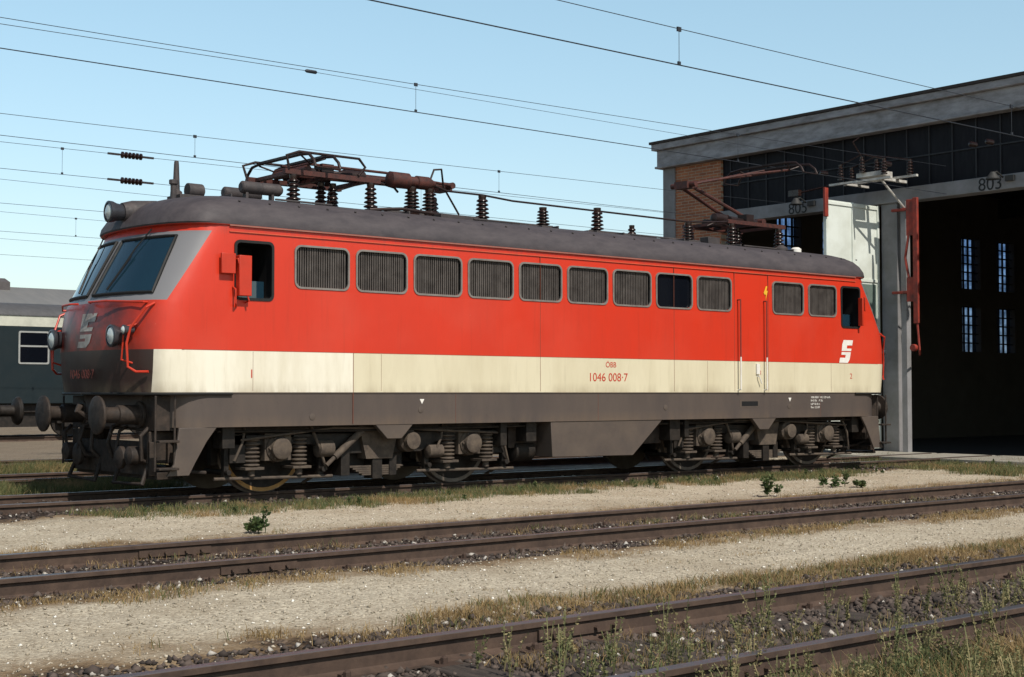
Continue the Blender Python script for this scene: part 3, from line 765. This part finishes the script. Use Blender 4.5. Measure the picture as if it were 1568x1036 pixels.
weeds('weeds',pp,(.12,.40),grassmat('weed_seed',((.10,.12,.045),(.20,.19,.09),(.32,.25,.13))),.022,24,4)
pp=[(rng.uniform(-8,10),rng.uniform(-11.0,-10.35)) for _ in range(22)]
weeds('weeds',pp,(.05,.14),grassmat('weed_dryish',((.09,.10,.04),(.17,.16,.07),(.28,.22,.11))),.020,16,3)
pp=[(rng.uniform(-9,18),rng.uniform(-2.9,-1.9)) for _ in range(50)]+[(rng.uniform(-10,0),rng.uniform(1.8,3.6)) for _ in range(40)]
weeds('weeds',pp,(.05,.15),M_wd,.035,16,3)
def leafy(x,y,h):
    pts=[(x+rng.normal(0,.07),y+rng.normal(0,.07)) for _ in range(4)]
    weeds('weed_plant',pts,(h*.5,h),M_wd,.07,14,4)
leafy(-.55,-4.9,.30); leafy(7.4,-4.9,.34); leafy(9.6,-4.3,.26); leafy(9.9,-4.6,.18)

# ------------------------------------------------------------------ ENGINE SHED
shed=empty('engine_shed')
M_grey=mk('render_grey',(.25,.245,.255),.8,c2=(.14,.135,.13),scale=1.5,amt=.85,bump=.2)
M_fas=mk('fascia_grey',(.34,.335,.355),.75,c2=(.15,.14,.14),scale=2.0,amt=.95,stretch=(1,1,3))
M_shed_in=mk('shed_inner_wall',(.10,.085,.065),.9,c2=(.06,.05,.04),scale=1)
M_clad=mk('dark_cladding',(.007,.007,.010),.6,c2=(.018,.017,.021),scale=2,stretch=(1,6,1),spec=.15)
def brick():
    q=NT('brick_wall'); o=q.obj(); X,Y,Z=q.xyz(o); cb=q.n('ShaderNodeCombineXYZ'); q.t.links.new(Y,cb.inputs[0]); q.t.links.new(Z,cb.inputs[1])
    br=q.n('ShaderNodeTexBrick'); q.t.links.new(cb.outputs[0],br.inputs['Vector']); br.inputs['Scale'].default_value=1
    br.inputs['Brick Width'].default_value=.26; br.inputs['Row Height'].default_value=.078; br.inputs['Mortar Size'].default_value=.009
    br.inputs['Color1'].default_value=(.42,.15,.065,1); br.inputs['Color2'].default_value=(.27,.09,.045,1); br.inputs['Mortar'].default_value=(.36,.28,.2,1)
    q.set(Base_Color=q.mix(q.mr(q.noise(o,2),.4,.7,0,.4),br.outputs[0],(.12,.06,.04)),Roughness=.9)
    return q.m
FX=20.0
b=B(); b.box(FX-.05,FX+.45,8.92,9.35,-.3,7.43)
pil=[2.05,-2.75,-7.5,-12.3,-17.1]
for y in pil: b.box(FX-.02,FX+.4,y-.22,y+.22,-.3,5.74)
b.box(FX-.12,FX+.3,-20.2,7.28,5.742,6.06)
b.make('concrete_frame',M_grey,shed,bevel=.01)
b=B(); b.box(FX-.18,FX+.5,-20.4,9.45,7.50,7.93); b.box(FX-.30,FX+.5,-20.5,9.55,7.932,8.10); b.box(FX-.22,FX+.5,-20.4,9.5,7.44,7.498)
b.make('fascia',M_fas,shed,bevel=.01)
b=B(); b.box(FX-.34,FX+.6,-20.6,9.6,8.102,8.17); b.box(FX+.3,46.3,-20.4,9.5,7.985,8.13); b.make('roof',mk('roof_felt',(.03,.025,.024),.9),shed)
b=B(); b.box(FX,FX+.36,7.28,8.918,-.3,7.436); b.make('brick_pier',brick(),shed,smooth=0)
b=B(); b.box(FX+.08,FX+.15,-20.2,7.278,6.065,7.438); b.make('upper_glazing',M_clad,shed,smooth=0)
b=B()
for y in np.arange(-20,7.2,.6): b.box(FX+.05,FX+.08,y-.015,y+.015,6.066,7.436)
b.box(FX+.045,FX+.078,-20.2,7.27,6.75,6.78)
b.make('glazing_bars',mk('bars',(.02,.02,.024),.6),shed,smooth=0)
wins2=[24.3,26.4,33.7,35.8,38.4,40.5,43.1]
b=B(); mu=B(); pn=B(); zl=[(2.7,4.2),(4.8,6.5)]
b.box(FX+.45,46,9.0,9.3,-.3,2.7); b.box(FX+.45,46,9.0,9.3,6.5,7.98); b.box(FX+.45,46,9.0,9.3,4.2,4.8)
for z0,z1 in zl:
    prev=FX+.45
    for w in wins2+[46]:
        b.box(prev,w,9.0,9.3,z0,z1); prev=w+1.1
        if w<45:
            pn.box(w,w+1.1,9.2,9.206,z0,z1)
            for i in range(1,4): mu.box(w+i*.275-.022,w+i*.275+.022,9.1,9.16,z0,z1)
            nr=int((z1-z0)/.26)
            for i in range(1,nr): zz=z0+(z1-z0)*i/nr; mu.box(w,w+1.1,9.105,9.155,zz-.022,zz+.022)
b.box(46,46.3,-20,9.3,-.3,7.98); b.box(FX+.45,46,-20.3,-20,-.3,7.98)
b.make('side_and_rear_walls',M_shed_in,shed,smooth=0); mu.make('window_bars',mk('win_bars',(.03,.03,.035),.7),shed,smooth=0)
q=NT('sooty_pane'); tp=q.n('ShaderNodeBsdfTransparent'); q.put(tp.inputs[0],q.mix(q.mr(q.noise(q.obj(),3,4),.35,.65),(.50,.60,.80),(.22,.28,.40))); q.t.links.new(tp.outputs[0],q.t.nodes['Material Output'].inputs[0])
q.t.nodes.remove(q.b); pn.make('window_panes',q.m,shed,smooth=0)
b=B(); b.box(FX+.5,45.9,-19.9,8.9,-.17,-.12); b.make('shed_floor',mk('shed_floor_conc',(.05,.042,.038),.9),shed)
b=B()
for y in (3.0,-3.0,-9,-15):
    for x in(28,37): b.box(x-.12,x+.12,y-.12,y+.12,-.12,7.9)
for x in(24,30,36,42): b.box(x-.1,x+.1,-20,9,7.3,7.9)
b.make('inner_columns',mk('inner_steel',(.02,.024,.022),.8),shed,smooth=0)
M_door=mk('door_leaf_paint',(.64,.68,.64),.65,c2=(.44,.46,.40),scale=1.4,amt=.8)
b=B(); b.box(17.95,19.93,2.31,2.37,.05,5.70)
for x in(17.95,18.9,19.85): b.box(x,x+.07,2.28,2.309,.05,5.70)
for z in(.05,1.6,3.9,5.6): b.box(18.02,19.85,2.285,2.309,z,z+.07)
b.make('door_leaf',M_door,shed,bevel=.005)
b=B(); b.box(18.95,19.80,2.296,2.308,1.7,3.85); b.make('door_lower_panel',mk('door_panel_green',(.12,.16,.14),.6),shed)
b=B(); b.box(17.85,17.97,2.23,2.29,5.3,5.95); b.box(FX-.45,FX-.38,1.0,1.12,2.9,5.75); b.box(FX-.44,FX-.38,1.12,1.30,4.9,5.72); b.box(FX-.44,FX-.38,1.1,1.30,3.4,3.95)
b.tube([(FX-.4,1.05,2.9),(FX-.4,1.0,2.3),(FX-.1,1.2,2.2)],.025); b.lathe((FX-.45,1.08,2.35),(-1,0,0),[(0,.08),(.1,.08)],12)
b.tube([(FX-.42,1.25,4.9),(FX-.42,1.34,4.4),(FX-.42,1.25,3.95)],.03)
b.box(FX-.3,FX-.2,1.30,1.8,5.5,5.56); b.box(FX-.3,FX-.2,1.2,1.8,3.6,3.66)
b.make('door_gear',mk('gear_red',(.30,.035,.02),.6,c2=(.08,.02,.016),scale=5,amt=.9),shed,bevel=.008)
b=B(); b.box(FX-.22,FX-.06,1.46,1.60,-.1,5.73); b.make('door_posts',M_grey,shed)
for t,y in(('803',-.35),('805',4.95),('801',-5.1)):
    text(t,.40,(FX-.125,y,5.76),(math.pi/2,0,-math.pi/2),M_black,shed,'track_number')
b=B()
for y in(-.95,4.4,-5.7):
    b.tube([(FX-.1,y,6.0),(FX-.35,y,6.1),(FX-.5,y,6.05)],.02); b.lathe((FX-.5,y,6.08),(0,0,-1),[(0,.05),(.06,.09),(.14,.15),(.16,.15)],14)
    b.box(FX-.2,FX-.12,y-.3,y-.1,5.9,6.02)
b.make('shed_lamps',mk('lamp_dark',(.03,.03,.03),.6),shed)
b=B(); b.cur=0
b.box(18.9,19.85,1.45,1.53,6.14,6.20); b.box(18.9,19.85,2.5,2.57,6.14,6.19); b.box(18.85,18.93,1.2,2.9,6.14,6.19); b.box(19.4,19.47,.9,2.9,6.2,6.25)
b.box(18.95,19.35,1.5,2.2,6.26,6.36)
b.tube([(18.9,1.5,6.16),(19.9,1.5,5.5)],.025)
b.cur=1
b.tube([(18.9,2.9,6.16),(18.7,3.7,6.05)],.02); b.box(18.6,18.72,3.6,3.9,5.98,6.12)
for x,y in((18.9,1.4),(18.9,2.0),(18.9,2.6),(19.45,1.1),(19.45,2.0),(19.45,2.7)): b.insul(x,y,6.36 if y==2.0 else 6.25,.36,.08,4)
for y in(1.6,-.6,-1.0,3.4): 
    b.lathe((19.2,y,6.55 if y>0 else 6.7),(1,0,0),[(0,.02),(.02,.06),(.06,.03),(.08,.06),(.12,.03),(.14,.06),(.18,.03),(.2,.06),(.24,.02)],10)
b.tube([(18.9,1.4,6.6),(18.9,2.0,6.78),(18.9,2.6,6.6)],.015); b.tube([(19.45,1.1,6.6),(19.45,2.0,6.8),(19.45,2.7,6.6)],.015)
b.tube([(18.9,2.0,6.7),(18.7,2.1,7.05),(18.8,2.0,7.15)],.015)
b.make('catenary_terminal',[mk('terminal_grey',(.52,.51,.48),.6,c2=(.25,.22,.2),scale=6,amt=.9),M_ins],shed)
b=B()
def slab(y0,y1): b.box(17.6,19.97,y0,y1,-.3,-.015)
for a,c in((-20,-.83),(-.67,.67),(.83,3.97),(4.13,5.47),(5.63,8.77)): slab(a,c)
b.make('concrete_apron',mk('apron_concrete',(.30,.28,.24),.9,c2=(.18,.16,.13),scale=1.5,amt=.8,bump=.3),None,bevel=.01)

# ------------------------------------------------------------------ OVERHEAD WIRES
M_wire=mk('wire_dark',(.03,.035,.045),.6,.3)
def catenary(y,zc,zm0,sag,x0,x1,spans,drops,name='overhead_line',insx=(),rc=.007,rm=.0045):
    b=B(); b.cur=0
    b.tube([(x0,y,zc),(x1,y,zc)],rc,6)
    def zm(x):
        for a,c in zip(spans,spans[1:]):
            if a<=x<=c: t=(x-a)/(c-a); return zm0-sag*4*t*(1-t)
        return zm0
    xs_=np.linspace(x0,x1,60); b.tube([(x,y,zm(x)) for x in xs_],rm,6)
    for x in drops:
        b.tube([(x,y,zc),(x,y,zm(x))],.0035,5); b.box(x-.03,x+.03,y-.01,y+.01,zm(x)-.03,zm(x)+.02); b.box(x-.02,x+.02,y-.01,y+.01,zc-.0,zc+.04)
    b.cur=1
    for x in insx:
        for z in(zc,zm(x)):
            pr=[(0,.02)]
            for i in range(6): t=.03+i*.08; pr+=[(t,.02),(t+.02,.07),(t+.05,.07),(t+.07,.02)]
            b.lathe((x,y,z),(1,0,0),pr,10); b.box(x-.25,x,y-.02,y+.02,z-.02,z+.02); b.box(x+.5,x+.75,y-.02,y+.02,z-.02,z+.02)
    b.make(name,[M_wire,M_ins],None)
catenary(0,5.68,6.40,.35,-40,19.2,[-45,25.],[ -3.2,4.95,12.4])
catenary(-6.75,5.03,5.72,.28,-40,60,[-20,32,84],[-1.0,3.75,10.6])
catenary(4.8,5.45,6.10,.35,-50,19.6,[-55,25.],[-4.4,3.65,10.5],rc=.005)
catenary(9.6,5.68,6.3,.15,-50,40,[-60,20,60],[3.2,12],insx=(4.4,),rc=.005)
catenary(14.8,5.7,6.3,.2,-50,60,[-60,0,60],[3.0,15],rc=.005)
catenary(20.5,5.7,6.3,.2,-50,60,[-60,0,60],[8.0,15],rc=.005)
catenary(27,5.7,6.3,.2,-50,60,[-60,0,60],[8.0,15],rc=.005)
b=B(); b.tube([(-9,3,7.0),(-2,2.6,6.65),(4.3,2.2,6.62)],.005,5); b.lathe((4.3,2.2,6.62),(1,0,0),[(0,.015),(.03,.03),(.2,.03),(.22,.015)],8); b.tube([(4.5,2.2,6.62),(19.5,1.9,6.5)],.004,5)
b.make('span_wire',M_wire)

# ------------------------------------------------------------------ FLAT WAGON on the neighbouring track
wg=empty('flat_wagon')
yw=4.8; xe=-.38
b=B(); b.box(xe-12,xe,yw-1.3,yw+1.3,.95,1.25); b.box(xe-12,xe,yw-1.38,yw+1.38,1.252,1.32)
for s in(-1,1):
    for x,d in((xe,1),(xe-12,-1)):
        b.lathe((x,yw+s*.875,1.06),(d,0,0),[(0,.17),(.04,.17),(.05,.12),(.34,.12),(.35,.09),(.56,.09),(.60,.20),(.64,.225),(.66,.21),(.67,.1)],20)
    for xc in(xe-2.6,xe-9.4):
        for w in(-.9,.9): b.lathe((xc+w,yw+s*.69,.46),(0,s,0),[(0,.49),(.03,.49),(.04,.46),(.13,.46),(.132,.3),(.1,.2),(.16,.1)],28)
        b.box(xc-1.4,xc+1.4,yw+s*1.0-.06,yw+s*1.0+.06,.45,.7)
    b.box(xe-8.5,xe-3.5,yw+s*.9-.05,yw+s*.9+.05,.7,.95)
b.make('wagon_body',M_under2,wg,bevel=.008)
b=B()
for x in np.arange(xe-11.5,xe-.5,1.9):
    for s in(-1,1): b.box(x-.04,x+.04,yw+s*1.42-.03,yw+s*1.42+.03,1.0,1.45)
b.make('stake_pockets',M_under2,wg)

# ------------------------------------------------------------------ BACKGROUND COACH + WAREHOUSE
coach=empty('passenger_coach')
M_cg=mk('coach_green',(.012,.020,.024),.5,c2=(.020,.025,.027),scale=1.5,spec=.15)
M_cc=mk('coach_cream',(.50,.50,.42),.5); M_cr=mk('coach_roof',(.075,.075,.08),.7)
y0=24.6;y1=27.4; cx0,cx1=-12,14.4
b=B(); b.box(cx0,cx1,y0,y1,1.0,3.34); b.make('side_walls',M_cg,coach,bevel=.03)
b=B(); b.box(cx0+.02,cx1-.02,y0+.0,y1-.0,3.342,3.66); b.make('cantrail',M_cc,coach)
ym=(y0+y1)/2; P=[(y0-.03,3.662)]+[(ym-1.43*math.cos(t),3.66+.45*math.sin(t)) for t in np.linspace(.1,math.pi-.1,14)]+[(y1+.03,3.662)]
b=B(); b.prism(P,cx0,cx1,'x'); b.make('roof',M_cr,coach)
fr=B();gl=B()
for x in np.arange(8.0-2.3*8,14,2.3):
    if x<cx0+.5: continue
    gl.box(x,x+.85,y0-.004,y0+.05,2.25,3.15); fr.ring(rrect(x-.05,x+.90,2.2,3.2,.06),rrect(x,x+.85,2.25,3.15,.04),y0-.02,y0+.02); fr.box(x,x+.85,y0-.018,y0-.006,2.72,2.77)
fr.make('window_frames',mk('coach_alu',(.4,.4,.38),.5,.4),coach); gl.make('windows',M_glassd,coach)
b=B(); b.box(cx0+.1,cx1-.1,y0+.2,y1-.2,.75,1.0)
for xc in(cx0+3.5,cx1-3.5):
    b.box(xc-1.6,xc+1.6,y0+.3,y0+.45,.4,.75)
    for w in(-1.25,1.25): b.lathe((xc+w,y0+.5,.46),(0,1,0),[(0,.46),(.12,.46)],24); b.box(xc+w-.2,xc+w+.2,y0+.2,y0+.4,.3,.65)
b.box(0,3,y0+.3,y1-.3,.35,.75); b.box(5,9,y0+.3,y1-.3,.3,.75)
b.make('underframe',M_under2,coach)
wh=empty('warehouse')
b=B(); b.box(-25,40,50,66,-.2,4.6); b.make('walls',mk('wh_wall',(.30,.25,.2),.9),wh)
b=B(); b.prism([(49.3,4.5),(58,7.0),(66.7,4.5),(66.7,4.35),(49.3,4.35)],-25.5,40.5,'x'); b.make('roof',mk('wh_roof',(.15,.15,.15),.85,c2=(.21,.20,.19),scale=.5,stretch=(4,1,1)),wh)
b=B()
for x in np.arange(-18,38,9): b.prism([(57.2,6.7),(57.2,7.2),(58,7.45),(58.8,7.2),(58.8,6.7)],x,x+1.6,'x')
b.make('roof_vents',mk('wh_vent',(.09,.08,.08),.8),wh)

# ------------------------------------------------------------------ LIGHT, SKY, CAMERA
el=math.radians(49); az=(-.10,-.995)
sd=Vector((az[0]*math.cos(el),az[1]*math.cos(el),math.sin(el)))
sun=bpy.data.lights.new('sun','SUN'); sun.energy=4.9; sun.angle=math.radians(.5); sun.color=(1,.94,.84)
so=bpy.data.objects.new('sun',sun); COL.objects.link(so); so.rotation_euler=sd.to_track_quat('Z','Y').to_euler(); so.location=(0,-30,40)
w=bpy.data.worlds.new('World'); S.world=w; w.use_nodes=True; t=w.node_tree; bg=t.nodes['Background']
sk=t.nodes.new('ShaderNodeTexSky'); sk.sky_type='NISHITA'; sk.sun_disc=False; sk.sun_elevation=el; sk.sun_rotation=math.atan2(az[0],az[1])
sk.altitude=200; sk.air_density=1.0; sk.dust_density=1.0; sk.ozone_density=1.2
tc=t.nodes.new('ShaderNodeTexCoord'); sx=t.nodes.new('ShaderNodeSeparateXYZ'); t.links.new(tc.outputs['Generated'],sx.inputs[0])
rp=t.nodes.new('ShaderNodeValToRGB'); t.links.new(sx.outputs[2],rp.inputs[0])
E=rp.color_ramp.elements; E[0].position=0.0; E[0].color=(1.40/3,1.38/3,1.35/3,1); E[1].position=.6; E[1].color=(.5/3,.52/3,.55/3,1)
e=E.new(.10); e.color=(1.65/3,1.62/3,1.48/3,1)
e=E.new(.27); e.color=(2.05/3,2.10/3,1.75/3,1)
m1=t.nodes.new('ShaderNodeVectorMath'); m1.operation='MULTIPLY'; t.links.new(sk.outputs[0],m1.inputs[0]); t.links.new(rp.outputs[0],m1.inputs[1])
m2=t.nodes.new('ShaderNodeVectorMath'); m2.operation='SCALE'; m2.inputs['Scale'].default_value=3.0; t.links.new(m1.outputs[0],m2.inputs[0])
t.links.new(m2.outputs[0],bg.inputs[0]); bg.inputs[1].default_value=.10
S.view_settings.view_transform='Standard'; S.view_settings.look='None'; S.view_settings.exposure=0
cam=bpy.data.cameras.new('camera'); cam.lens=50; cam.sensor_width=36; cam.clip_end=3000; cam.clip_start=.1
c=bpy.data.objects.new('camera',cam); COL.objects.link(c); c.location=(CX,CY,1.34); c.rotation_euler=(math.radians(92.18),0,-math.radians(39.56)); S.camera=c
